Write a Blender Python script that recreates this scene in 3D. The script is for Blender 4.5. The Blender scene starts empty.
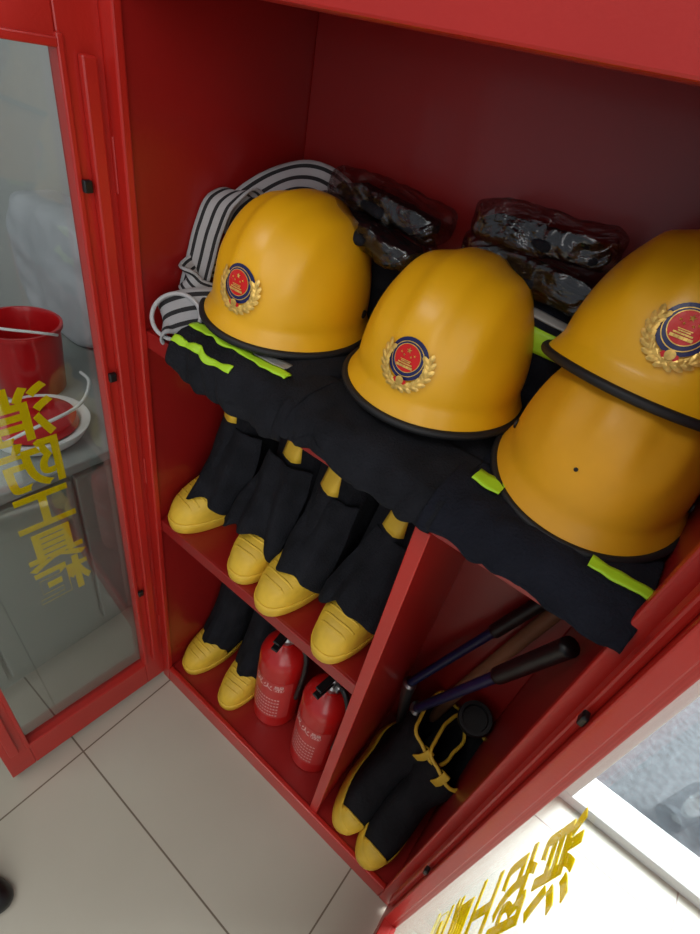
import bpy, bmesh, math, random
from mathutils import Vector, Matrix, noise, Euler
from mathutils.bvhtree import BVHTree
random.seed(7)
sc = bpy.context.scene
COL = sc.collection
sc.view_settings.view_transform = 'Standard'

# ------------------------------------------------------------------ helpers
def lin(c):
    return tuple(((v/255)/12.92 if v/255 <= .04045 else ((v/255+.055)/1.055)**2.4) for v in c)

def mat(name, rgb, rough=.5, metal=0, var=.12, vscale=6, bump=0, bscale=80, coat=0, spec=.5, sheen=0):
    m = bpy.data.materials.new(name); m.use_nodes = True
    nt = m.node_tree; N = nt.nodes; L = nt.links
    b = N['Principled BSDF']
    b.inputs['Roughness'].default_value = rough
    b.inputs['Metallic'].default_value = metal
    b.inputs['Coat Weight'].default_value = coat
    b.inputs['Coat Roughness'].default_value = .15
    b.inputs['Specular IOR Level'].default_value = spec
    c = lin(rgb)
    tc = N.new('ShaderNodeTexCoord')
    nz = N.new('ShaderNodeTexNoise'); nz.inputs['Scale'].default_value = vscale; nz.inputs['Detail'].default_value = 4
    L.new(tc.outputs['Object'], nz.inputs['Vector'])
    r = N.new('ShaderNodeValToRGB')
    r.color_ramp.elements[0].position = .3; r.color_ramp.elements[1].position = .7
    r.color_ramp.elements[0].color = tuple(v*(1-var) for v in c)+(1,)
    r.color_ramp.elements[1].color = tuple(min(1, v*(1+var)) for v in c)+(1,)
    L.new(nz.outputs['Fac'], r.inputs['Fac']); L.new(r.outputs['Color'], b.inputs['Base Color'])
    if bump:
        n2 = N.new('ShaderNodeTexNoise'); n2.inputs['Scale'].default_value = bscale; n2.inputs['Detail'].default_value = 3
        L.new(tc.outputs['Object'], n2.inputs['Vector'])
        bp = N.new('ShaderNodeBump'); bp.inputs['Strength'].default_value = bump; bp.inputs['Distance'].default_value = .004
        L.new(n2.outputs['Fac'], bp.inputs['Height']); L.new(bp.outputs['Normal'], b.inputs['Normal'])
    return m

def film(name, tint, fac=.12, rough=.1, top=.5, crinkle=0, gcol=.92):
    m = bpy.data.materials.new(name); m.use_nodes = True
    nt = m.node_tree; N = nt.nodes; L = nt.links
    N.remove(N['Principled BSDF'])
    out = N['Material Output']
    tr = N.new('ShaderNodeBsdfTransparent'); tr.inputs[0].default_value = tint+(1,)
    gl = N.new('ShaderNodeBsdfGlossy'); gl.inputs['Roughness'].default_value = rough
    gl.inputs[0].default_value = (gcol, gcol, gcol, 1)
    lw = N.new('ShaderNodeLayerWeight'); lw.inputs['Blend'].default_value = .3
    mr = N.new('ShaderNodeMapRange'); mr.inputs['To Min'].default_value = fac; mr.inputs['To Max'].default_value = top
    mx = N.new('ShaderNodeMixShader')
    L.new(lw.outputs['Fresnel'], mr.inputs['Value']); L.new(mr.outputs[0], mx.inputs[0])
    L.new(tr.outputs[0], mx.inputs[1]); L.new(gl.outputs[0], mx.inputs[2]); L.new(mx.outputs[0], out.inputs[0])
    if crinkle:
        tc = N.new('ShaderNodeTexCoord'); n2 = N.new('ShaderNodeTexNoise')
        mp = N.new('ShaderNodeMapping'); mp.inputs['Scale'].default_value = (.5, 1.4, 1)
        n2.inputs['Scale'].default_value = 20; n2.inputs['Detail'].default_value = 3; n2.inputs['Distortion'].default_value = 2.5
        L.new(tc.outputs['Object'], mp.inputs['Vector']); L.new(mp.outputs[0], n2.inputs['Vector'])
        bp = N.new('ShaderNodeBump'); bp.inputs['Strength'].default_value = 1; bp.inputs['Distance'].default_value = crinkle
        L.new(n2.outputs['Fac'], bp.inputs['Height']); L.new(bp.outputs['Normal'], gl.inputs['Normal']); L.new(bp.outputs['Normal'], lw.inputs['Normal'])
    return m

def obj(name, me, parent=None, m=None, smooth=True):
    o = bpy.data.objects.new(name, me); COL.objects.link(o)
    if m is not None:
        for x in (m if isinstance(m, (list, tuple)) else [m]): me.materials.append(x)
    if smooth:
        for p in me.polygons: p.use_smooth = True
    if parent: o.parent = parent
    return o

def mk(name, vs, fs, m, parent=None, smooth=True):
    me = bpy.data.meshes.new(name); me.from_pydata([tuple(v) for v in vs], [], fs); me.update()
    return obj(name, me, parent, m, smooth)

def boxes(name, lst, m, parent=None, bev=.002):
    bm = bmesh.new()
    for lo, hi in lst:
        t = bmesh.new()
        bmesh.ops.create_cube(t, size=1)
        for v in t.verts:
            v.co = Vector([(lo[i]+hi[i])/2+v.co[i]*(hi[i]-lo[i]) for i in range(3)])
        if bev:
            bmesh.ops.bevel(t, geom=t.edges[:], offset=bev, segments=2, affect='EDGES', profile=.5)
        tm = bpy.data.meshes.new('t'); t.to_mesh(tm); t.free(); bm.from_mesh(tm); bpy.data.meshes.remove(tm)
    me = bpy.data.meshes.new(name); bm.to_mesh(me); bm.free()
    return obj(name, me, parent, m, False)

def thing(name, label, cat, loc=(0, 0, 0), rot=(0, 0, 0), group=None, scale=1):
    e = bpy.data.objects.new(name, None); COL.objects.link(e); e.empty_display_size = .05
    e.location = loc; e.rotation_euler = [math.radians(a) for a in rot]; e.scale = (scale,)*3
    e['label'] = label; e['category'] = cat
    if group: e['group'] = group
    return e

def tag(o, label, cat, group=None):
    o['label'] = label; o['category'] = cat
    if group: o['group'] = group
    return o

def ringmesh(rings, cap0=True, cap1=True, closed=False):
    n = len(rings[0]); vs = [p for r in rings for p in r]; fs = []
    R = len(rings)
    for i in range(R if closed else R-1):
        for j in range(n):
            a = i*n+j; b = i*n+(j+1) % n; k = (i+1) % R
            fs.append((a, b, k*n+(j+1) % n, k*n+j))
    if not closed:
        if cap0: fs.append(tuple(range(n))[::-1])
        if cap1: fs.append(tuple((R-1)*n+j for j in range(n)))
    return vs, fs

def autosm(o, ang=40):
    md = o.modifiers.new('es', 'EDGE_SPLIT'); md.split_angle = math.radians(ang)

def lathe(name, prof, m, parent=None, seg=40, cap=True):
    rings = [[(r*math.cos(2*math.pi*j/seg), r*math.sin(2*math.pi*j/seg), z) for j in range(seg)] for r, z in prof]
    vs, fs = ringmesh(rings, cap, cap)
    o = mk(name, vs, fs, m, parent)
    autosm(o); return o

def catmull(pts, per=8, closed=False):
    pts = [Vector(p) for p in pts]; out = []
    n = len(pts)
    rng = n if closed else n-1
    for i in range(rng):
        if closed: p0, p1, p2, p3 = pts[i-1], pts[i], pts[(i+1) % n], pts[(i+2) % n]
        else: p0, p1, p2, p3 = pts[max(i-1, 0)], pts[i], pts[i+1], pts[min(i+2, n-1)]
        for k in range(per):
            t = k/per
            out.append(.5*((2*p1)+(p2-p0)*t+(2*p0-5*p1+4*p2-p3)*t*t+(3*p1-p0-3*p2+p3)*t**3))
    if not closed: out.append(pts[-1])
    return out

def tube(name, pts, rad, m, parent=None, seg=12, closed=False, per=8, smoothpath=True):
    P = catmull(pts, per, closed) if smoothpath else [Vector(p) for p in pts]
    n = len(P); rings = []
    up = None
    for i, p in enumerate(P):
        if closed: t = (P[(i+1) % n]-P[i-1]).normalized()
        else: t = (P[min(i+1, n-1)]-P[max(i-1, 0)]).normalized()
        if up is None:
            up = Vector((0, 0, 1)) if abs(t.z) < .9 else Vector((1, 0, 0))
        a = (up-t*up.dot(t)).normalized(); up = a; b = t.cross(a)
        r = rad(i/(n-1)) if callable(rad) else rad
        rings.append([p+(a*math.cos(2*math.pi*j/seg)+b*math.sin(2*math.pi*j/seg))*r for j in range(seg)])
    vs, fs = ringmesh(rings, closed=closed)
    return mk(name, vs, fs, m, parent)

def ribbon(name, pts, wdir, width, m, parent=None, thick=.003, per=10, closed=False):
    P = catmull(pts, per, closed); n = len(P)
    w = Vector(wdir).normalized(); vs = []; fs = []; C = 9
    for i, p in enumerate(P):
        t = (P[(i+1) % n]-P[i-1]) if closed else (P[min(i+1, n-1)]-P[max(i-1, 0)])
        t.normalize(); ww = (w-t*w.dot(t)).normalized()
        for c in range(C): vs.append(p+ww*width*(c/(C-1)-.5))
    for i in range(n if closed else n-1):
        for c in range(C-1):
            k = (i+1) % n
            fs.append((i*C+c, i*C+c+1, k*C+c+1, k*C+c))
    me = bpy.data.meshes.new(name); me.from_pydata([tuple(v) for v in vs], [], fs)
    uv = me.uv_layers.new(name='UVMap')
    for lp in me.loops:
        vi = lp.vertex_index; uv.data[lp.index].uv = ((vi//C)/n, (vi % C)/(C-1))
    o = obj(name, me, parent, m)
    s = o.modifiers.new('s', 'SOLIDIFY'); s.thickness = thick; s.offset = 0
    return o

def bvh_of(o): 
    me = o.data
    return BVHTree.FromPolygons([v.co.copy() for v in me.vertices], [tuple(p.vertices) for p in me.polygons])

def copy_thing(root, loc=None, rot=None, label=None, skip=(), scale=None):
    c = root.copy(); COL.objects.link(c)
    if loc: c.location = loc
    if rot: c.rotation_euler = [math.radians(a) for a in rot]
    if label: c['label'] = label
    if scale: c.scale = (scale,)*3
    for ch in list(root.children):
        if ch.name.split('.')[0] in skip: continue
        d = ch.copy(); d.parent = c; COL.objects.link(d)
        for g in list(ch.children):
            h = g.copy(); h.parent = d; COL.objects.link(h)
    return c

def slab(name, w, d, h, m, parent=None, k=5, cuts=26, layers=2, amp=.006, sc_=14, seed=0, groove=.05, warp=.0):
    bm = bmesh.new(); bmesh.ops.create_cube(bm, size=2)
    bmesh.ops.subdivide_edges(bm, edges=bm.edges[:], cuts=cuts, use_grid_fill=True)
    for v in bm.verts:
        p = v.co; f = (abs(p.x)**k+abs(p.y)**k+abs(p.z)**k)**(1/k); p = p/f
        g = 1-groove*(abs(math.cos((p.z+1)*math.pi*layers/2))**6) if layers > 1 else 1
        v.co = Vector((p.x*w/2*g, p.y*d/2*g, p.z*h/2))
    bm.normal_update()
    sd = Vector((seed*3.1, seed*1.7, seed*.9))
    for v in bm.verts:
        q = v.co*sc_+sd
        dn = noise.noise(q)*amp*1.4+noise.noise(q*2.7)*amp*.6+(abs(noise.noise(q*1.3+Vector((5, 5, 5))))-.25)*-amp
        v.co += v.normal*dn
        if warp: v.co.z += warp*noise.noise(v.co*5+sd)
        v.co.z += h/2
    me = bpy.data.meshes.new(name); bm.to_mesh(me); bm.free()
    return obj(name, me, parent, m)

def strip_on(name, target, x0, x1, a0, a1, m, parent, cz, off=.0015, nx=24, na=5):
    B = bvh_of(target); vs = []; fs = []
    for i in range(nx+1):
        s = x0+(x1-x0)*i/nx
        for j in range(na+1):
            a = math.radians(a0+(a1-a0)*j/na)
            d = Vector((0, -math.cos(a), math.sin(a))); c = Vector((s, 0, cz))
            hit = B.ray_cast(c+d*.6, -d)
            p = hit[0] if hit[0] is not None else c+d*.05
            vs.append(p+d*off)
    for i in range(nx):
        for j in range(na):
            fs.append((i*(na+1)+j, i*(na+1)+j+1, (i+1)*(na+1)+j+1, (i+1)*(na+1)+j))
    o = mk(name, vs, fs, m, parent)
    s = o.modifiers.new('s', 'SOLIDIFY'); s.thickness = .0015; s.offset = 0
    return o

# ------------------------------------------------------------------ materials
M_red = mat('red_powder_coat', (178, 32, 24), .38, var=.10, vscale=3, bump=.06, bscale=220, coat=.22)
M_redin = mat('red_inner_shaded', (144, 21, 19), .40, var=.12, vscale=2.5, bump=.05, bscale=200, coat=.28)  # same red as the frame, darkened so the colour carries the cabinet's inner shade
M_yel = mat('helmet_yellow', (234, 174, 20), .38, var=.06, vscale=9, bump=.03, bscale=40, coat=.08)
M_yelold = mat('helmet_yellow_dull', (224, 160, 24), .48, var=.12, vscale=9, bump=.04, bscale=40, coat=.03)
M_rub = mat('black_rubber', (18, 18, 20), .6, var=.2)
M_cloth = mat('black_cloth', (25, 26, 31), .95, var=.35, vscale=25, bump=.5, bscale=350, spec=.2)
M_navy = mat('navy_cloth', (22, 24, 33), .93, var=.3, vscale=18, bump=.5, bscale=300, spec=.2)
M_bootblk = mat('boot_black', (19, 19, 23), .8, var=.25, vscale=20, bump=.35, bscale=140, spec=.3)
M_bootyel = mat('boot_yellow', (222, 182, 54), .5, var=.15, vscale=22, bump=.15, bscale=90)
M_neon = mat('neon_tape', (174, 224, 40), .5, var=.08)
M_silver = mat('silver_tape', (150, 152, 150), .4, metal=.3, var=.1)
M_gold = mat('badge_gold', (226, 186, 96), .3, metal=.4, var=.3, vscale=160)
M_blue = mat('badge_blue', (20, 28, 84), .35)
M_bred = mat('badge_red', (206, 22, 18), .3)
M_ext = mat('extinguisher_red', (186, 20, 18), .3, coat=.4, var=.06)
M_ext2 = mat('label_red', (196, 60, 56), .4, var=.1)
M_steel = mat('steel', (150, 150, 150), .3, metal=.9)
M_blkpl = mat('black_plastic', (16, 16, 18), .4)
M_white = mat('white_paint', (232, 234, 232), .4, var=.03)
M_lgrey = mat('pale_grey_plastic', (176, 176, 178), .4, var=.05)
M_label = mat('label_pale', (222, 170, 165), .5, var=.15, vscale=30)
M_wood = mat('ash_wood', (130, 88, 60), .6, var=.2, vscale=14)
M_hblue = mat('blue_grip', (18, 28, 70), .4)
M_grey = mat('grey_laminate', (140, 150, 142), .5, var=.06)
M_glass = film('door_glass', (.88, .91, .91), .03, .03, top=.30)
M_film = film('plastic_film', (.78, .75, .74), .06, .16, top=.5, crinkle=.009, gcol=.9)
M_bottle = film('clear_bottle_plastic', (.93, .95, .96), .12, .1)

def vinyl():
    m = bpy.data.materials.new('yellow_vinyl'); m.use_nodes = True
    nt = m.node_tree; N = nt.nodes; L = nt.links; N.remove(N['Principled BSDF'])
    nz = N.new('ShaderNodeTexNoise'); nz.inputs['Scale'].default_value = 20
    r = N.new('ShaderNodeValToRGB'); r.color_ramp.elements[0].color = lin((250, 222, 12))+(1,); r.color_ramp.elements[1].color = lin((255, 236, 36))+(1,)
    L.new(nz.outputs['Fac'], r.inputs['Fac'])
    d = N.new('ShaderNodeBsdfDiffuse'); t = N.new('ShaderNodeBsdfTranslucent')
    L.new(r.outputs[0], d.inputs[0]); L.new(r.outputs[0], t.inputs[0])
    mx = N.new('ShaderNodeMixShader'); mx.inputs[0].default_value = .5
    L.new(d.outputs[0], mx.inputs[1]); L.new(t.outputs[0], mx.inputs[2]); L.new(mx.outputs[0], N['Material Output'].inputs[0])
    return m
M_txt = vinyl()

def stripe_mat():
    m = mat('striped_webbing', (160, 160, 162), .8, var=.15, bump=.3, bscale=300)
    nt = m.node_tree; N = nt.nodes; L = nt.links; b = N['Principled BSDF']
    uv = N.new('ShaderNodeUVMap'); sp = N.new('ShaderNodeSeparateXYZ'); L.new(uv.outputs[0], sp.inputs[0])
    mu = N.new('ShaderNodeMath'); mu.operation = 'MULTIPLY'; mu.inputs[1].default_value = 3.0
    fr = N.new('ShaderNodeMath'); fr.operation = 'FRACT'
    gt = N.new('ShaderNodeMath'); gt.operation = 'COMPARE'; gt.inputs[1].default_value = .5; gt.inputs[2].default_value = .17
    L.new(sp.outputs['Y'], mu.inputs[0]); L.new(mu.outputs[0], fr.inputs[0]); L.new(fr.outputs[0], gt.inputs[0])
    mx = N.new('ShaderNodeMix'); mx.data_type = 'RGBA'
    L.new(gt.outputs[0], mx.inputs['Factor'])
    L.new(N['Color Ramp'].outputs[0], mx.inputs['A']); mx.inputs['B'].default_value = (.01, .01, .012, 1)
    L.new(mx.outputs['Result'], b.inputs['Base Color'])
    return m
M_web = stripe_mat()

def tile_mat():
    m = bpy.data.materials.new('beige_floor_tile'); m.use_nodes = True
    nt = m.node_tree; N = nt.nodes; L = nt.links; b = N['Principled BSDF']
    b.inputs['Roughness'].default_value = .28
    g = N.new('ShaderNodeNewGeometry'); sp = N.new('ShaderNodeSeparateXYZ'); L.new(g.outputs['Position'], sp.inputs[0])
    res = []
    for ax, o0 in (('X', .022), ('Y', -.25)):
        a = N.new('ShaderNodeMath'); a.operation = 'SUBTRACT'; a.inputs[1].default_value = o0-.62*20
        d = N.new('ShaderNodeMath'); d.operation = 'DIVIDE'; d.inputs[1].default_value = .62
        f = N.new('ShaderNodeMath'); f.operation = 'FRACT'
        s = N.new('ShaderNodeMath'); s.operation = 'PINGPONG'; s.inputs[1].default_value = .5
        c = N.new('ShaderNodeMath'); c.operation = 'LESS_THAN'; c.inputs[1].default_value = .0028
        L.new(sp.outputs[ax], a.inputs[0]); L.new(a.outputs[0], d.inputs[0]); L.new(d.outputs[0], f.inputs[0])
        L.new(f.outputs[0], s.inputs[0]); L.new(s.outputs[0], c.inputs[0]); res.append(c)
    mxm = N.new('ShaderNodeMath'); mxm.operation = 'MAXIMUM'
    L.new(res[0].outputs[0], mxm.inputs[0]); L.new(res[1].outputs[0], mxm.inputs[1])
    nz = N.new('ShaderNodeTexNoise'); nz.inputs['Scale'].default_value = 3; nz.inputs['Detail'].default_value = 6
    L.new(g.outputs['Position'], nz.inputs['Vector'])
    r = N.new('ShaderNodeValToRGB')
    r.color_ramp.elements[0].color = lin((172, 166, 150))+(1,); r.color_ramp.elements[1].color = lin((192, 187, 172))+(1,)
    L.new(nz.outputs['Fac'], r.inputs['Fac'])
    mx = N.new('ShaderNodeMix'); mx.data_type = 'RGBA'
    L.new(mxm.outputs[0], mx.inputs['Factor']); L.new(r.outputs[0], mx.inputs['A']); mx.inputs['B'].default_value = lin((110, 98, 84))+(1,)
    L.new(mx.outputs['Result'], b.inputs['Base Color'])
    return m
M_tile = tile_mat()
M_wall = mat('wall_paint', (196, 198, 196), .8, var=.04, vscale=2)
M_pave = mat('grey_pavement', (104, 108, 112), .85, var=.25, vscale=60, bump=.4, bscale=120)

# ------------------------------------------------------------------ room
W, D = .738, .304
def struct(o): o['kind'] = 'structure'; return o
struct(boxes('floor', [((-2.2, -2.6, -.05), (2.6, .47, 0))], M_tile, bev=0))
struct(boxes('floor_outside', [((-.2, .53, -.07), (4.0, 4.5, -.02))], M_pave, bev=0))
struct(boxes('wall_back', [((-2.2, .47, 0), (.93, .53, 2.7))], M_wall, bev=0))
struct(boxes('wall_left', [((-2.26, -2.6, 0), (-2.2, .53, 2.7))], M_wall, bev=0))
struct(boxes('ceiling', [((-2.2, -2.6, 2.7), (2.6, .53, 2.75))], M_wall, bev=0))
struct(boxes('door_1', [((.93, .455, -.01), (2.6, .545, .035)), ((.93, .455, .035), (.985, .545, 2.7))], M_white, bev=.004))

# ------------------------------------------------------------------ cabinet
cab = thing('fire_cabinet', 'tall red steel fire equipment cabinet with both glazed doors open', 'cabinet')
T = .016; TR = .012; TOP = 1.373
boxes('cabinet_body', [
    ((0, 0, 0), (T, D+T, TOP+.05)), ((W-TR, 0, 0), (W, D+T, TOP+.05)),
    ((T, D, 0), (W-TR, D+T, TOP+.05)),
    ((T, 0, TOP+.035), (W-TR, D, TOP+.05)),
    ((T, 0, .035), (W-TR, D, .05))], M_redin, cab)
boxes('front_frame', [
    ((-.006, -.012, 0), (T+.006, .0, TOP+.055)), ((W-T-.006, -.012, 0), (W+.006, .0, TOP+.055)),
    ((T+.006, -.012, TOP), (W-T-.006, .0, TOP+.055)), ((T, .0, TOP), (W-T, .02, TOP+.035)),
    ((T+.006, -.012, 0), (W-T-.006, .0, .058))], M_red, cab, bev=.0025)
SH = .994
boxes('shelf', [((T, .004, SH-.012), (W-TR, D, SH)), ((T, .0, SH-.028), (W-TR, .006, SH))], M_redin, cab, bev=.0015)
DX = .506
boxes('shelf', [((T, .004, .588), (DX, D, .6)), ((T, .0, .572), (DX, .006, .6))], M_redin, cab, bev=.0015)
boxes('divider', [((DX, .0, .05), (DX+.012, D, SH-.012)), ((DX-.004, -.002, .05), (DX+.016, .006, SH-.028))], M_red, cab, bev=.0015)

def text_mesh(ch, size, bold=.012):
    cu = bpy.data.curves.new('t', 'FONT'); cu.body = ch; cu.size = size; cu.align_x = 'CENTER'; cu.align_y = 'CENTER'
    cu.extrude = .0005; cu.offset = size*bold
    o = bpy.data.objects.new('t', cu); COL.objects.link(o)
    dg = bpy.context.evaluated_depsgraph_get()
    me = bpy.data.meshes.new_from_object(o.evaluated_get(dg)); bpy.data.objects.remove(o)
    return me

def door(side, angle):
    dw = .366; th = .024; z0, z1 = .02, TOP+.03
    s = 1 if side == 'l' else -1
    def B(x0, x1, y0, y1, a, b):
        xs = sorted((s*x0, s*x1)); return ((xs[0], y0, a), (xs[1], y1, b))
    st = .048; tr = .096
    d = boxes('cabinet_door', [
        B(0, st, -th, 0, z0, z1), B(dw-st, dw, -th, 0, z0, z1),
        B(st, dw-st, -th, 0, z0, z0+.09), B(st, dw-st, -th, 0, z1-tr, z1),
        B(st-.006, st+.002, -.015, .004, z0+.08, z1-tr+.01), B(dw-st-.002, dw-st+.006, -.015, .004, z0+.08, z1-tr+.01),
        B(st, dw-st, -.015, .004, z0+.084, z0+.093), B(st, dw-st, -.015, .004, z1-tr-.003, z1-tr+.006)], M_red, cab, bev=.002)
    boxes('stiffener_channel', [B(.012, .030, 0, .010, z0+.10, z1-.10)], M_red, d, bev=.003)
    boxes('stiffener_channel', [B(dw-.030, dw-.012, 0, .010, z0+.10, z1-.10)], M_red, d, bev=.003)
    g = boxes('glass_pane', [B(st-.004, dw-st+.004, -.020, -.017, z0+.086, z1-tr+.004)], M_glass, d, bev=0)
    for zz in (1.18, .926, .40):
        boxes('latch', [B(st-.014, st-.003, .004, .011, zz-.007, zz+.007)], M_blkpl, d, bev=.002)
    for zz in (.25, .72, 1.2):
        h = lathe('hinge', [(.006, -.03), (.006, .03)], M_red, d, 16); h.location = (-s*.003, -.002, zz)
    bm = bmesh.new()
    zt = .880 if side == 'l' else .866
    xo = .020 if side == 'l' else .044
    sz = .094 if side == 'l' else .084
    for i, ch in enumerate('消防工具柜'):
        me = text_mesh(ch, sz, .024)
        me.transform(Matrix.Translation((s*dw/2-s*xo, -.0212, zt-i*.090)) @ Matrix.Rotation(math.pi/2, 4, 'X'))
        bm.from_mesh(me)
    me = bpy.data.meshes.new('lettering'); bm.to_mesh(me); bm.free()
    obj('lettering', me, d, M_txt, False)
    tube('handle', [(s*(dw-.025), -th, .74), (s*(dw-.025), -th-.03, .75), (s*(dw-.025), -th-.03, .85), (s*(dw-.025), -th, .86)], .005, M_steel, d)
    d.location = (0 if side == 'l' else W, -.0115, 0)
    d.rotation_euler = (0, 0, math.radians(-angle*s))
    return d
door('l', 94); door('r', 92)

# ------------------------------------------------------------------ helmet
def sstep(a, b, x):
    t = max(0, min(1, (x-a)/(b-a))); return t*t*(3-2*t)
def star(cx, cy, r, rot=0):
    return [(cx+(r if i % 2 == 0 else r*.42)*math.sin(math.pi*i/5+rot), cy+(r if i % 2 == 0 else r*.42)*math.cos(math.pi*i/5+rot)) for i in range(10)]

def make_helmet(badge=True, m=M_yel):
    h = thing('fire_helmet', 'x', 'helmet')
    rx, ry, hh = .104, .124, .135
    n = 96; rings = []
    def pt(s, z, th, lift=True):
        x = rx*s*math.cos(th); y = ry*s*math.sin(th)
        if z > .02:
            mask = sstep(.06, .115, z)
            d = .0046*(1-sstep(.014, .034, abs(x)))*mask
            d += math.exp(-((abs(x)-.058)/.011)**2)*.0032*sstep(.05, .09, z)
            nrm = Vector((x/rx**2, y/ry**2, z/hh**2)).normalized(); v = Vector((x, y, z))+nrm*d
        else: v = Vector((x, y, z))
        dz = -.010*sstep(0, 1, math.sin(th))*(1-sstep(0, .08, z))+.004*sstep(0, 1, -math.sin(th))*(1-sstep(0, .06, z))
        v.z += dz
        return v
    brim = [(1.105, .002), (1.085, .006), (1.045, .014), (1.014, .021)]
    for s, z in brim: rings.append([pt(s, z, 2*math.pi*j/n) for j in range(n)])
    K = 30
    for i in range(K):
        f = math.pi/2*(i/(K-.6))
        rings.append([pt(math.cos(f)**.74, .026+hh*math.sin(f)**1.05, 2*math.pi*j/n) for j in range(n)])
    vs, fs = ringmesh(rings, cap0=False)
    sh = mk('shell', vs, fs, m, h)
    md = sh.modifiers.new('s', 'SOLIDIFY'); md.thickness = .003; md.offset = -1
    tube('brim_trim', [pt(1.107, .001, 2*math.pi*j/n) for j in range(n)], .0050, M_rub, h, seg=10, closed=True, smoothpath=False)
    lr = [[Vector((p.x*.95, p.y*.95, p.z*.93)) for p in r] for r in rings[2:30]]
    vs2, fs2 = ringmesh(lr, cap0=False, cap1=True); mk('liner', vs2, fs2, M_cloth, h)
    B0 = bvh_of(sh)
    for sx in (-1, 1):
        hit = B0.ray_cast(Vector((sx*.3, .03, .036)), Vector((-sx, 0, 0)))[0]
        o = lathe('side_screw', [(.006, 0), (.006, .002), (.003, .0035), (.0005, .0035)], M_rub, h, 16)
        o.matrix_local = Matrix.Translation(hit) @ Matrix.Rotation(sx*math.pi/2, 4, 'Y')
    if not badge:
        hit = B0.ray_cast(Vector((.018, .5, .066)), Vector((0, -1, 0)))
        o = lathe('vent_plug', [(.0022, -.001), (.0022, .001), (.0005, .0012)], M_rub, h, 14)
        o.matrix_local = Matrix.Translation(hit[0]) @ hit[1].to_track_quat('Z', 'Y').to_matrix().to_4x4()
    if badge:
        B = B0; V = []; F = []; MI = []
        def snap(u, w, off):
            u *= 1.12; w *= 1.12
            hit = B.ray_cast(Vector((u, -.5, .070+w)), Vector((0, 1, 0)))
            return hit[0]+Vector((0, -off, off*.3))
        def poly(pts, mi, off, bump=.0012):
            b = len(V); cx = sum(p[0] for p in pts)/len(pts); cy = sum(p[1] for p in pts)/len(pts)
            V.append(snap(cx, cy, off+(bump if mi == 0 else 0)))
            for p in pts: V.append(snap(p[0], p[1], off))
            k = len(pts)
            for i in range(k):
                F.append((b, b+1+i, b+1+(i+1) % k)); MI.append(mi)
        def disc(cx, cy, r, mi, off, rr=4, seg=32, sy=1):
            b = len(V); V.append(snap(cx, cy, off))
            for q in range(1, rr+1):
                for j in range(seg):
                    a = 2*math.pi*j/seg; V.append(snap(cx+r*q/rr*math.cos(a), cy+sy*r*q/rr*math.sin(a), off))
            for j in range(seg): F.append((b, b+1+j, b+1+(j+1) % seg)); MI.append(mi)
            for q in range(rr-1):
                for j in range(seg):
                    a0 = b+1+q*seg+j; a1 = b+1+q*seg+(j+1) % seg
                    F.append((a0, a0+seg, a1+seg, a1)); MI.append(mi)
        for s in (-1, 1):
            for i in range(8):
                a = math.radians(-84+i*16)
                for rad_, tilt in ((.0250, .65), (.0208, -.35)):
                    cx = s*rad_*math.cos(a); cy = rad_*math.sin(a)*.98-.003
                    ang = a+math.pi/2-tilt
                    pts = []
                    for k in range(8):
                        t = 2*math.pi*k/8; ex = .0056*math.cos(t); ey = .0027*math.sin(t)
                        px = ex*math.cos(ang)-ey*math.sin(ang); py = ex*math.sin(ang)+ey*math.cos(ang)
                        pts.append((cx+s*px, cy+py))
                    poly(pts, 0, .0032+.0005*(i % 2))
        disc(0, .002, .0205, 1, .0016)
        disc(0, .002, .0170, 0, .0026); disc(0, .002, .0162, 1, .0030); disc(0, .003, .0138, 0, .0036); disc(0, .003, .0131, 2, .0040)
        poly(star(0, .0105, .0030), 0, .0048)
        for x_, y_ in ((-.0070, .0072), (-.0036, .0052), (.0036, .0052), (.0070, .0072)): poly(star(x_, y_, .0015), 0, .0048)
        for x0, y0, y1 in ((.0088, -.0062, -.0038), (.0076, -.0029, -.0016), (.0048, -.0008, .0002), (.0058, .0008, .0014)):
            n_ = 5
            for q in range(n_):
                xa = -x0+2*x0*q/n_; xb = -x0+2*x0*(q+.94)/n_
                poly([(xa, y0), (xb, y0), (xb, y1), (xa, y1)], 0, .0050, 0)
        poly([(-.009, -.023), (.009, -.023), (.006, -.0175), (-.006, -.0175)], 2, .0042)
        disc(0, -.019, .0042, 0, .0048, 2, 16)
        bo = mk('badge', V, F, [M_gold, M_blue, M_bred], h, False)
        for p, mi in zip(bo.data.polygons, MI): p.material_index = mi
        bo['label'] = 'gold laurel emblem with red and blue centre'
    return h

G = 'yellow fire helmets on the upper shelf'
hm = make_helmet(); hm['group'] = G
hm.location = (.160, .150, 1.043); hm.rotation_euler = [math.radians(a) for a in (1, 3, 5)]
hm['label'] = 'glossy yellow fire helmet with emblem beside the striped webbing'
h2 = copy_thing(hm, (.404, .170, 1.042), (0, 0, 4), 'glossy yellow fire helmet with emblem between plastic-wrapped gloves and stacked helmets')
h4 = copy_thing(hm, (.621, .184, 1.140), (-12, 1, 3), 'yellow fire helmet with emblem stacked on top of another helmet', scale=.93)
hb = make_helmet(False, M_yelold); hb['group'] = G
hb.location = (.624, .147, 1.038); hb.rotation_euler = [math.radians(a) for a in (0, 0, 183)]; hb.scale = (.92,)*3
hb['label'] = 'dull yellow fire helmet turned backwards under another helmet'

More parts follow.
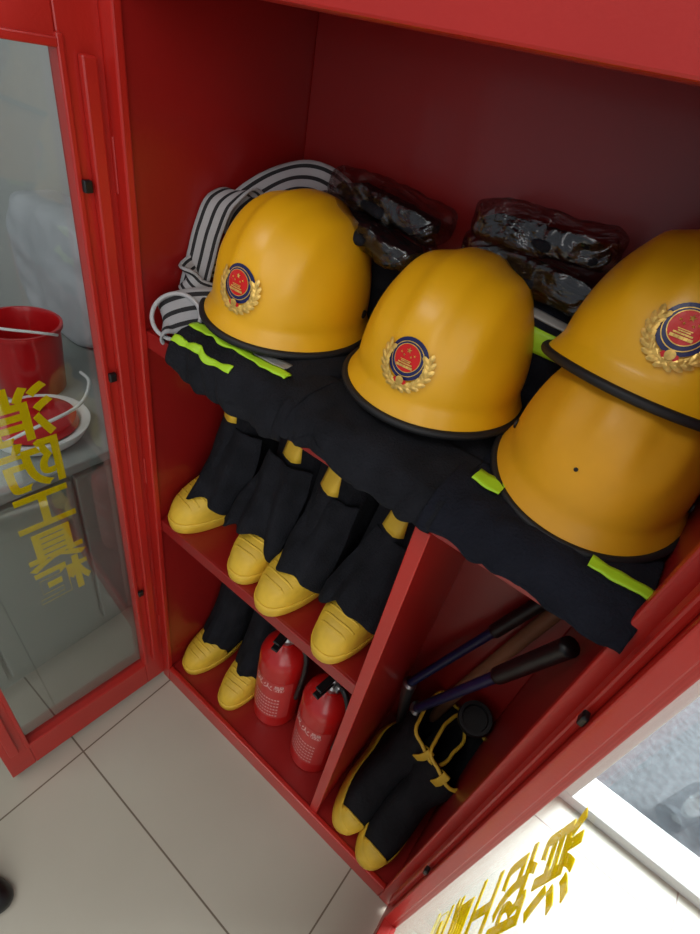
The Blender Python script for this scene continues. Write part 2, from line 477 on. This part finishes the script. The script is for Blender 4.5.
# ------------------------------------------------------------------ folded turnout clothing
def drape(x0, x1, hang, seed, m, parent, tapes=(), yin=.08):
    """front flap of a garment folding over the shelf edge"""
    L_ = parent.location; per = 5
    def row(x):
        u = (x-x0)/(x1-x0)
        hg = hang(u)+.006*noise.noise(Vector((x*30, seed, 0)))
        path = [(yin, .034), (.035, .036), (.005, .033), (-.012, .020), (-.020, .002), (-.021, -hg*.5), (-.018, -hg)]
        P = catmull([(0, a, b) for a, b in path], per); out = []
        for j, p in enumerate(P):
            q = Vector((x*26, p.y*30+seed*3, p.z*40))
            k = min(1, j/8)
            dn = (noise.noise(q)*.008+noise.noise(q*2.3)*.004)*k
            fold = .0065*math.sin(x*70+seed+4*noise.noise(Vector((x*12, seed, p.z*9))))*min(1, j/len(P)*1.6)
            out.append(Vector((x, p.y-abs(fold)*.8+dn*.5, SH+p.z+min(dn, .002)*.8))-L_)
        return out
    def at(x, jf):
        r = row(x); j = min(int(jf), len(r)-2); return r[j].lerp(r[j+1], jf-j)
    nx = 90; rows = [row(x0+(x1-x0)*i/nx) for i in range(nx+1)]
    n = len(rows[0]); vs = [p for r in rows for p in r]; fs = []
    for i in range(nx):
        for j in range(n-1): fs.append((i*n+j, i*n+j+1, (i+1)*n+j+1, (i+1)*n+j))
    o = mk('front_flap', vs, fs, m, parent)
    s = o.modifiers.new('s', 'SOLIDIFY'); s.thickness = .004; s.offset = 0
    for (xa, xb, ja, jb, ms) in tapes:
        tv = []; tf = []; q = 40
        for i in range(q+1):
            x = xa+(xb-xa)*i/q
            for j in range(5):
                jj = ja+(jb-ja)*j/4; t = min(1, max(0, (jj-6)/8))
                tv.append(at(x, jj)+Vector((0, -.0045*t, .0045*(1-t)+.001)))
        for i in range(q):
            for j in range(4): tf.append((i*5+j, i*5+j+1, (i+1)*5+j+1, (i+1)*5+j))
        to = mk('reflective_tape', tv, tf, ms, parent); to['label'] = 'fluorescent green tape' if ms is M_neon else 'silver grey tape'
        s = to.modifiers.new('s', 'SOLIDIFY'); s.thickness = .0015; s.offset = 0
    return o

def jacket(loc, rotz, w, d, h, m, seed, label, strips=(), layers=2, flap=None, tapes=()):
    t = thing('folded_jacket', label, 'jacket', loc, (0, 0, 0), 'folded firefighter clothing on the upper shelf')
    b = slab('jacket_body', w, d, h, m, t, seed=seed, layers=layers, amp=.0045, warp=.006, sc_=16)
    b.rotation_euler = (0, 0, math.radians(rotz))
    if flap: drape(flap[0], flap[1], flap[2], seed, m, t, tapes)
    for (x0, x1, a0, a1, ms) in strips:
        o = strip_on('reflective_tape', b, x0, x1, a0, a1, ms, t, h/2)
        o['label'] = 'fluorescent green tape' if ms is M_neon else 'silver grey tape'
    return t
jacket((.200, .142, SH), -2, .215, .27, .038, M_cloth, 1, 'black folded firefighting jacket with neon green tape at shelf end',
       flap=(.098, .315, lambda u: .012+.010*math.sin(u*3.1)), tapes=[(.100, .275, 5.6, 8.0, M_neon), (.099, .21, 11.6, 13.6, M_neon), (.205, .26, 3.6, 5.4, M_silver)])
jacket((.41, .142, SH), 2, .23, .27, .036, M_cloth, 2, 'black folded firefighting jacket under a yellow helmet',
       flap=(.30, .525, lambda u: .006-.020*math.exp(-((u-.25)/.12)**2)))
jacket((.618, .142, SH), 1, .20, .27, .036, M_navy, 3, 'navy black folded firefighting trousers with neon green tape under stacked helmets',
       flap=(.51, .724, lambda u: -.003), tapes=[(.530, .562, 2.6, 5.5, M_neon), (.665, .722, 6.0, 8.4, M_neon)])
jacket((.485, .246, SH+.040), 5, .165, .095, .132, M_navy, 5, 'dark folded bundle with green and silver tape against back panel',
       [(-.02, .080, 22, 44, M_neon), (-.02, .080, 50, 58, M_silver)], 3)
jacket((.285, .262, SH+.040), -5, .13, .07, .11, M_cloth, 6, 'black folded hood between helmets against the back panel', [], 2)

# ------------------------------------------------------------------ gloves in plastic bags
def glove_bag(loc, rot, seed, label, w=.16, d=.085, h=.030):
    t = thing('bagged_glove', label, 'gloves', loc, rot, 'plastic wrapped gloves on the upper shelf')
    bm = bmesh.new()
    def cap(a, b, r):
        a = Vector(a); b = Vector(b); n = 6
        for i in range(n+1):
            p = a.lerp(b, i/n); bmesh.ops.create_icosphere(bm, subdivisions=2, radius=r, matrix=Matrix.Translation(p) @ Matrix.Diagonal((1, 1, .8, 1)))
    for i, (y, l) in enumerate(((-.028, .052), (-.010, .060), (.009, .056), (.027, .044))):
        cap((.01, y, h*.5), (.01+l, y*1.15, h*.45), .0095)
    cap((-.02, -.03, h*.5), (.012, -.040, h*.5), .010)
    for y in (-.024, -.012, 0, .012, .024): cap((-.065, y, h*.5), (.015, y, h*.5), .0125)
    me = bpy.data.meshes.new('glove'); bm.to_mesh(me); bm.free()
    g = obj('glove', me, t, M_cloth)
    r = g.modifiers.new('r', 'REMESH'); r.mode = 'VOXEL'; r.voxel_size = .0035; r.use_smooth_shade = True
    slab('plastic_bag', w, d, h+.010, M_film, t, k=5, cuts=34, layers=1, amp=.0036, sc_=24, seed=seed)
    return t
glove_bag((.235, .212, 1.158), (0, 6, -10), 3, 'black glove in crinkled clear plastic bag lying over helmet', .185, .085)
glove_bag((.238, .235, 1.190), (0, 4, -4), 4, 'black glove in clear plastic on top of another bag', .18, .08)
glove_bag((.452, .246, 1.172), (0, 2, -4), 5, 'black glove pair in clear plastic on folded jacket', .185, .095, .036)
glove_bag((.447, .248, 1.212), (0, -2, 4), 8, 'black glove in shiny plastic bag topping the pile', .17, .088, .034)

# ------------------------------------------------------------------ striped webbing belts
def belt(label, pts, wd, width, buckle=None):
    t = thing('webbing_belt', label, 'belt', group='striped safety belts on the upper shelf')
    ribbon('webbing', pts, wd, width, M_web, t)
    if buckle:
        c, r = buckle
        P = [Vector(c)+Vector((.775, .606, .18))*r*math.cos(a)+Vector((-.5, .41, .76))*r*.95*math.sin(a) for a in [2*math.pi*k/12 for k in range(12)]]
        tube('buckle_ring', P, .0030, M_lgrey, t, closed=True)
    return t
UPV = (-.5, .41, .76); RTV = (.775, .606, .18)
belt('grey webbing safety belt with black stripes arching behind a helmet',
     [(.040, .130, 1.12), (.044, .150, 1.155), (.065, .206, 1.193), (.11, .225, 1.208), (.158, .236, 1.196), (.19, .25, 1.165), (.21, .262, 1.11)], UPV, .048)
belt('second striped webbing belt folded over a helmet',
     [(.045, .19, 1.125), (.06, .23, 1.155), (.10, .25, 1.175), (.15, .26, 1.165), (.18, .27, 1.12)], UPV, .040)
belt('striped grey belt looped against the cabinet side', [(.038, .070, 1.05), (.036, .085, 1.09), (.035, .10, 1.13), (.038, .12, 1.165), (.045, .16, 1.175), (.05, .20, 1.13)], RTV, .040)
belt('short grey belt loop lying beside a helmet', [(.034, .12, 1.075), (.032, .085, 1.080), (.038, .060, 1.070), (.058, .060, 1.058), (.080, .085, 1.05)], UPV, .034)
belt('coiled pale belt with white ring near the shelf edge',
     [(.125, .10, 1.045), (.096, .066, 1.045), (.072, .034, 1.040), (.052, .010, 1.024), (.050, .012, 1.000)], (-.55, .45, .7), .058, ((.066, .018, 1.030), .034))

# ------------------------------------------------------------------ boots
def make_boot(height=.30, flare=1.0, wrinkle=.004, seed=1, lean=(0, 0), toe_y=-.165, trim=False, gaiter=True, sole_h=.027):
    b = thing('fire_boot', 'x', 'boot')
    prof = [
        (0, -.262, .0, .040), (.006, -.268, .003, .043), (.022, -.270, .003, .045), (.030, -.268, .0, .0445), (.040, -.266, 0, .0455),
        (.052, -.260, 0, .0455), (.060, -.252, 0, .0445), (.067, -.240, -.001, .0435), (.073, -.225, -.002, .043), (.079, -.205, -.002, .042), (.086, -.182, -.003, .042),
        (.096, -.162, -.003, .042), (.110, -.146, -.002, .043), (.13, -.136, 0, .046*flare), (.16, -.130, .002, .049*flare), (.19, -.130, .003, .050*flare)]
    z = .19
    while z < height-.001:
        z = min(height, z+.02); prof.append((z, -.132-.01*(z-.19), .004, .051*flare))
    n = 48; rings = []
    for z, yf, yb, w in prof:
        r = []
        for j in range(n):
            th = 2*math.pi*j/n; c = math.cos(th); s_ = math.sin(th)
            yc = (yf+yb)/2; L = (yb-yf)/2
            y = yc+L*(abs(s_)**.85)*(1 if s_ > 0 else -1)
            foot = 1-sstep(.09, .13, z)
            u = (y-yf)/(yb-yf)
            ww = w*(1-foot*.17*math.exp(-((u-.62)/.18)**2))*(1-foot*.10*sstep(.75, 1, u))
            x = ww*(abs(c)**.8)*(1 if c > 0 else -1)
            v = Vector((x, y, z))
            if z > .1:
                k = sstep(.1, .16, z); q = v*22+Vector((seed*2, seed, 0))
                v += Vector((c, s_, 0))*wrinkle*k*(noise.noise(Vector((q.x, q.y, q.z*2)))*2)
                v.x += lean[0]*(z-.1)*k; v.y += lean[1]*(z-.1)*k
            r.append(v)
        rings.append(r)
    vs, fs = ringmesh(rings, cap0=True, cap1=False)
    full = bmesh.new(); bv = [full.verts.new(v) for v in vs]
    for f in fs: full.faces.new([bv[i] for i in f])
    def part(name, planes, m, thick, off):
        bm = full.copy()
        for co, no in planes:
            bmesh.ops.bisect_plane(bm, geom=bm.verts[:]+bm.edges[:]+bm.faces[:], plane_co=co, plane_no=no, clear_outer=True)
        me = bpy.data.meshes.new(name); bm.to_mesh(me); bm.free()
        o = obj(name, me, b, m)
        md = o.modifiers.new('s', 'SOLIDIFY'); md.thickness = thick; md.offset = off
        return o
    part('sole', [((0, 0, sole_h), (0, 0, 1))], M_bootyel, .004, 1)
    toe = part('toe_cap', [((0, 0, .026), (0, 0, -1)), ((0, toe_y, 0), (0, 1, .25))], M_bootyel, .0025, 1)
    part('shaft', [((0, 0, .026), (0, 0, -1))], M_bootblk, .003, -1)
    full.free()
    tube('top_trim', rings[-1], .004, M_bootyel if trim else M_bootblk, b, seg=8, closed=True, smoothpath=False)
    B = bvh_of(toe)
    for k in range(4 if gaiter else 2):
        yy = -.243+k*.013; P = []
        for i in range(11):
            x = (-.030+.006*i)
            hit = B.ray_cast(Vector((x, yy-.004*(1-(x/.03)**2), .3)), Vector((0, 0, -1)))[0]
            if hit: P.append(hit+Vector((0, 0, .002)))
        if len(P) > 3: tube('toe_ridge', P, .0022, M_bootyel, b, seg=8, per=2)
    if gaiter:
        G_ = [(.00, -.212, .010, .0535), (.02, -.205, .010, .0545), (.045, -.193, .010, .0545), (.075, -.180, .010, .0540), (.11, -.168, .010, .0535), (.15, -.158, .010, .0530), (.19, -.150, .010, .0525), (height-.085, -.148, .010, .0525)]
        R2 = []
        for gi, (dz, yf, yb, w) in enumerate(G_):
            r = []
            for j in range(96):
                th = 2*math.pi*j/96; c = math.cos(th); s_ = math.sin(th)
                yc = (yf+yb)/2; L = (yb-yf)/2
                front = max(0, -s_)
                hem = (.034 if c < 0 else .046)+.040*front**3
                z = hem*(1-dz/.3)+.062*(dz/.3)+dz+.006*noise.noise(Vector((c*3, s_*3, seed)))*(1-dz*3)
                fold = .0050*math.sin(th*7+3*noise.noise(Vector((c*2, s_*2, dz*14+seed))))*(1-gi*.06)
                fx = min(fold, .002)
                x = (w+fx)*(abs(c)**.75)*(1 if c > 0 else -1); y = yc+(L+fold)*(abs(s_)**.8)*(1 if s_ > 0 else -1)
                if z > .1: x += lean[0]*(z-.1); y += lean[1]*(z-.1)
                r.append(Vector((x, y, z)))
            R2.append(r)
        v2, f2 = ringmesh(R2, False, False); g = mk('cloth_gaiter', v2, f2, M_cloth, b)
        md = g.modifiers.new('s', 'SOLIDIFY'); md.thickness = .003
        md = g.modifiers.new('ss', 'SUBSURF'); md.levels = md.render_levels = 1
        BB = bvh_of(g); pv = []; pf = []
        for i in range(7):
            for j in range(5):
                z = .225+.012*j; x = lean[0]*(z-.1)+(i/6-.5)*.040*(1-.25*(j/4))
                hit = BB.ray_cast(Vector((x, -.5, z)), Vector((0, 1, 0)))[0]
                pv.append(hit+Vector((0, -.004, 0)) if hit else Vector((x, -.16, z)))
        for i in range(6):
            for j in range(4): pf.append((i*5+j, (i+1)*5+j, (i+1)*5+j+1, i*5+j+1))
        o = mk('shin_patch', pv, pf, M_bootyel, b); md = o.modifiers.new('s', 'SOLIDIFY'); md.thickness = .002
    else:
        yf = prof[-1][1]
        tp = Vector((lean[0]*(height-.1), lean[1]*(height-.1), 0))
        ribbon('pull_loop', [tp+Vector((0, yf-.006, height-.04)), tp+Vector((0, yf-.010, height-.01)), tp+Vector((0, yf-.002, height+.014)), tp+Vector((0, yf+.012, height-.01))], (1, 0, 0), .016, M_bootyel, b)
    return b
GB = 'yellow-toed rubber fire boots on the cabinet shelf'
bt = make_boot(.30, 1.0, lean=(.06, 0)); bt['group'] = GB
bt.location = (.092, .268, .6); bt.rotation_euler = (0, 0, math.radians(-8)); bt['label'] = 'black fire boot with yellow toe next to cabinet side'
copy_thing(bt, (.206, .270, .6), (0, 0, 4), 'black fire boot with yellow ribbed toe standing beside its pair')
copy_thing(bt, (.320, .258, .6), (0, 0, -4), 'black fire boot with yellow toe protruding over shelf edge')
copy_thing(bt, (.430, .262, .6), (0, 0, 0), 'black fire boot with yellow ribbed toe against the divider')
copy_thing(bt, (.070, .285, .05), (0, 0, -3), 'black fire boot with yellow toe on cabinet floor', skip=('shin_patch',))
copy_thing(bt, (.172, .285, .05), (0, 0, 5), 'black fire boot with yellow toe beside a fire extinguisher', skip=('shin_patch',))
lb = make_boot(.235, 1.08, seed=6, trim=True, toe_y=-.228, lean=(-.06, .12), gaiter=False, sole_h=.040, wrinkle=.009); lb['group'] = 'short boots on the cabinet floor'
lb.location = (.556, .270, .066); lb.rotation_euler = [math.radians(a) for a in (0, 22, 4)]; lb['label'] = 'tipped black boot with yellow sole and rim beside the divider'
copy_thing(lb, (.652, .258, .058), (0, 12, 0), 'black boot with yellow sole and rim beside cabinet side')

# loose trouser cloth hanging over the insteps of the shelved boots
def trouser(cx, yo, seed, wl, wr, ztop, label, hemc=.690):
    nu, nv = 60, 34; vs = []; fs = []
    for i in range(nu+1):
        u = -1+2*i/nu
        hem = hemc-(.050 if u < 0 else .036)*abs(u)**1.6+.008*noise.noise(Vector((u*3, seed, 2)))
        for j in range(nv+1):
            v = j/nv
            w = (wl if u < 0 else wr)*(.62+.38*v)
            x = max(.019, cx+u*w+.022*(1-v))
            z = ztop+(hem-ztop)*v
            y = .108+(.040-.108)*v**1.3+.026*abs(u)**2.2*(.5+.5*v)+yo
            f = noise.noise(Vector((x*24, z*9+seed, seed)))*.018+noise.noise(Vector((x*55, z*22, seed*2)))*.007
            f += .006*math.sin(x*120+seed*2+z*20)
            y += f*(.35+.65*v)-.004
            vs.append((x, y, z+.004*noise.noise(Vector((x*40, seed, v*4)))))
    for i in range(nu):
        for j in range(nv): a = i*(nv+1)+j; fs.append((a, a+1, a+nv+2, a+nv+1))
    o = mk('trouser_leg', vs, fs, M_cloth)
    s = o.modifiers.new('s', 'SOLIDIFY'); s.thickness = .003; s.offset = 0
    tag(o, label, 'trousers', 'black trouser legs draped over the shelved boots'); return o
trouser(.092, .008, 1, .078, .058, .815, 'black wrinkled trouser leg draped over the boot by cabinet side', .680)
trouser(.212, .000, 2, .088, .060, .820, 'black flared trouser leg draped over a yellow-toed boot', .688)
trouser(.318, -.002, 3, .064, .050, .820, 'black crumpled trouser leg over a boot at the shelf middle', .686)
trouser(.428, -.004, 4, .066, .056, .815, 'black crumpled trouser leg over the boot next to divider', .698)

# ------------------------------------------------------------------ extinguishers
def extinguisher(loc, rz, label):
    e = thing('fire_extinguisher', label, 'fire extinguisher', loc, (0, 0, rz), 'red fire extinguishers on the cabinet floor')
    R = .056
    lathe('cylinder_body', [(R-.006, 0), (R, .006), (R, .250), (R-.004, .265), (R-.016, .281), (R-.034, .291), (.016, .295), (.015, .305)], M_ext, e, 48)
    lathe('valve', [(.016, .303), (.017, .307), (.017, .317), (.012, .321), (.012, .340), (.009, .343)], M_steel, e, 24)
    boxes('lever', [((-.008, -.055, .331), (.008, .012, .336)), ((-.008, -.050, .349), (.008, .014, .354)), ((-.007, -.002, .333), (.007, .012, .353))], M_blkpl, e, .0015)
    o = lathe('pressure_gauge', [(.010, 0), (.011, .002), (.011, .009), (.008, .011), (.0005, .011)], M_steel, e, 20)
    o.matrix_local = Matrix.Translation((.012, -.004, .327)) @ Matrix.Rotation(math.pi/2, 4, 'Y')
    tube('hose', [(.012, .0, .327), (.035, -.005, .333), (.058, -.012, .305), (.064, -.018, .25), (.062, -.022, .19), (.060, -.024, .15)], .0065, M_blkpl, e)
    vs = []; fs = []
    for i in range(21):
        a = math.radians(-150+120*i/20)
        for z in (.05, .12, .21): vs.append(((R+.0006)*math.cos(a), (R+.0006)*math.sin(a), z))
    for i in range(20):
        for k in range(2): fs.append((i*3+k, i*3+3+k, i*3+4+k, i*3+1+k))
    mk('label', vs, fs, M_ext2, e)
    bm = bmesh.new()
    for ci, ch in enumerate('灭火器'):
        me = text_mesh(ch, .026)
        for v in me.vertices:
            a = math.radians(-90)+(v.co.x+(ci-1)*.027)/R
            zz = .188+v.co.y
            rr = R+.0012+v.co.z*.5
            v.co = Vector((rr*math.cos(a), rr*math.sin(a), zz))
        bm.from_mesh(me)
    for k in range(6):
        z = .06+k*.015
        for i in range(10):
            a0 = math.radians(-125+i*7); a1 = a0+math.radians(5)
            q = [bm.verts.new(((R+.0012)*math.cos(a), (R+.0012)*math.sin(a), zz)) for a, zz in ((a0, z), (a1, z), (a1, z+.005), (a0, z+.005))]
            bm.faces.new(q)
    me = bpy.data.meshes.new('label_print'); bm.to_mesh(me); bm.free(); obj('label_print', me, e, M_label, False)
extinguisher((.285, .112, .05), 8, 'red dry powder fire extinguisher beside yellow-toed boot')
extinguisher((.425, .098, .05), -6, 'red dry powder fire extinguisher next to the divider')

# ------------------------------------------------------------------ tools in right bay
bc = thing('bolt_cutter', 'bolt cutter with dark blue handles leaning on the back panel', 'bolt cutter')
for a, b in (((.540, .235, .33), (.672, .288, .72)), ((.580, .215, .30), (.711, .10, .84))):
    a = Vector(a); b = Vector(b)
    tube('handle', [a, a.lerp(b, .5), b.lerp(a, .3)], .0095, M_hblue, bc)
    tube('grip', [b.lerp(a, .34), b.lerp(a, .15), b], .0135, M_blkpl, bc)
tube('jaw', [(.540, .235, .33), (.545, .24, .26), (.565, .27, .06)], lambda t: .016-.006*t, M_steel, bc)
tube('jaw', [(.580, .215, .30), (.585, .235, .24), (.573, .265, .06)], lambda t: .016-.006*t, M_steel, bc)
ax = thing('fire_axe', 'fire axe with pale wooden handle leaning in the narrow bay', 'axe')
tube('handle', [(.605, .286, .09), (.63, .287, .33), (.700, .288, .74)], .014, M_wood, ax)
boxes('axe_head', [((.597, .245, .055), (.618, .300, .105))], mat('axe_red', (120, 16, 14), .5), ax, .008)
hs = thing('hose_nozzle', 'black hose nozzle with coupling ring lying behind the boots', 'hose nozzle')
hs.location = (.688, .265, .32); hs.rotation_euler = (math.radians(20), 0, math.radians(-10))
lathe('nozzle_body', [(.018, -.27), (.020, -.12), (.024, -.03), (.026, 0), (.028, .015)], M_blkpl, hs)
lathe('coupling_ring', [(.027, .010), (.034, .011), (.036, .022), (.034, .034), (.027, .034), (.025, .022)], M_rub, hs)

# ------------------------------------------------------------------ neighbouring counter and goods
CZ = .62
ct = thing('storage_counter', 'grey laminate counter cabinet with doors beside the fire cabinet', 'counter')
boxes('counter_body', [((-.85, -.75, .06), (-.22, .42, CZ-.025)), ((-.83, -.73, 0), (-.24, .40, .06))], M_grey, ct, .003)
boxes('counter_top', [((-.87, -.78, CZ-.025), (-.20, .44, CZ))], mat('counter_top_grey', (150, 156, 152), .35), ct, .004)
for k in range(5):
    y0 = -.74+k*.232
    d = boxes('counter_door', [((-.22, y0, .08), (-.204, y0+.224, CZ-.04))], M_grey, ct, .003)
    boxes('counter_handle', [((-.204, y0+.19, .36), (-.196, y0+.20, .48))], M_steel, d, .002)
kt = thing('plastic_bucket', 'red plastic bucket with rolled rim on grey counter', 'bucket', (-.51, .04, CZ), (0, 0, 30))
M_kred = mat('bucket_red', (196, 20, 26), .3, coat=.3)
b_ = lathe('bucket_body', [(.001, 0), (.066, .0), (.068, .004), (.078, .150), (.084, .152), (.084, .160), (.078, .160), (.075, .152), (.065, .008), (.001, .008)], M_kred, kt)
tube('handle', [(.084, 0, .150), (.075, -.04, .17), (0, -.085, .185), (-.075, -.04, .17), (-.084, 0, .150)], .003, M_white, kt)
pot = thing('round_pot', 'white round dish with red lid on grey counter', 'pot', (-.33, -.04, CZ))
lathe('dish', [(.06, 0), (.085, .008), (.098, .030), (.100, .036), (.09, .036), (.07, .02)], M_white, pot)
lathe('lid', [(.078, .030), (.074, .046), (.05, .058), (.014, .062), (.014, .076), (.001, .078)], M_kred, pot)
pw = tube('power_cord', [(-.40, .10, .69), (-.33, .08, .705), (-.27, .02, .70), (-.26, -.08, .69), (-.30, -.16, .65), (-.38, -.17, .626), (-.45, -.10, .626), (-.46, -.02, .626)], .0035, M_white)
tag(pw, 'white power cord curled on the counter', 'cable')
bg = slab('shopping_bag', .36, .16, .33, mat('white_bag', (184, 186, 190), .6, bump=.3, bscale=20), None, k=5, layers=1, amp=.010, sc_=8, seed=4)
bg.location = (-.72, .28, CZ); tag(bg, 'white crumpled plastic bag on the counter', 'bag')

# shoe
so = thing('leather_shoe', 'black leather shoe on beige floor tiles', 'shoe')
def shoe():
    prof = [(0, -.13, .13, .040), (.008, -.135, .132, .044), (.02, -.134, .13, .044), (.035, -.125, .128, .042), (.05, -.09, .127, .039), (.065, -.02, .126, .036), (.085, .03, .124, .034)]
    rings = []
    for z, a, b, w in prof:
        rings.append([Vector((w*math.cos(t)*(1-.12*math.sin(t)), (a+b)/2+(b-a)/2*math.sin(t), z)) for t in [2*math.pi*j/40 for j in range(40)]])
    vs, fs = ringmesh(rings, cap1=False); o = mk('upper', vs, fs, M_blkpl, so)
    s = o.modifiers.new('s', 'SOLIDIFY'); s.thickness = .003
    vs, fs = ringmesh([[Vector((p.x*1.05, p.y*1.02, z)) for p in rings[0]] for z in (0, .012)]); mk('sole', vs, fs, M_rub, so)
shoe()
so.rotation_euler = (0, 0, math.atan2(.775, -.606)); so.location = (.064, -.559, 0)
def bottle(loc, label):
    t = thing('plastic_bottle', label, 'bottle', loc, group='clear bottles on the pavement')
    lathe('bottle_body', [(.03, 0), (.034, .01), (.034, .06), (.031, .07), (.034, .08), (.034, .15), (.02, .19), (.013, .205), (.013, .22)], M_bottle, t)
    lathe('cap', [(.015, .215), (.015, .232), (.001, .233)], M_white, t)
bottle((1.22, .62, -.02), 'clear plastic drink bottle standing on grey pavement')
bottle((1.31, .66, -.02), 'clear plastic bottle on pavement beside another bottle')

# ------------------------------------------------------------------ lights
def area(name, loc, target, size, energy, col=(1, 1, 1), sy=None):
    l = bpy.data.lights.new(name, 'AREA'); l.energy = energy; l.size = size; l.color = col
    if sy: l.shape = 'RECTANGLE'; l.size_y = sy
    o = bpy.data.objects.new(name, l); COL.objects.link(o); o.location = loc
    o.rotation_euler = (Vector(target)-Vector(loc)).to_track_quat('-Z', 'Y').to_euler()
area('window_light', (1.9, -1.6, 2.0), (.2, .1, .9), 2.4, 34, (1, .99, .97))
area('ceiling_lamp', (-.2, -1.3, 2.65), (-.1, -.9, 0), 1.2, 13, (1, .98, .94), .6)
area('doorway_daylight', (1.9, 1.7, 2.2), (1.0, .2, 0), 1.6, 300, (.97, .99, 1))
w = bpy.data.worlds.new('World'); sc.world = w; w.use_nodes = True
w.node_tree.nodes['Background'].inputs[0].default_value = (.84, .90, 1, 1)
w.node_tree.nodes['Background'].inputs[1].default_value = .40

# ------------------------------------------------------------------ camera
right = Vector((.7754, .6056, .1789)).normalized()
fwd = Vector((-.3881, .6805, -.6218)); fwd = (fwd-right*fwd.dot(right)).normalized()
up = right.cross(fwd)
cd = bpy.data.cameras.new('Camera'); cam = bpy.data.objects.new('Camera', cd); COL.objects.link(cam)
R = Matrix((right, up, -fwd)).transposed().to_4x4()
cam.matrix_world = Matrix.Translation((.6305, -.3996, 1.35)) @ R
cd.sensor_fit = 'VERTICAL'; cd.sensor_height = 24; cd.lens = 24*504/934; cd.clip_start = .01
sc.camera = cam
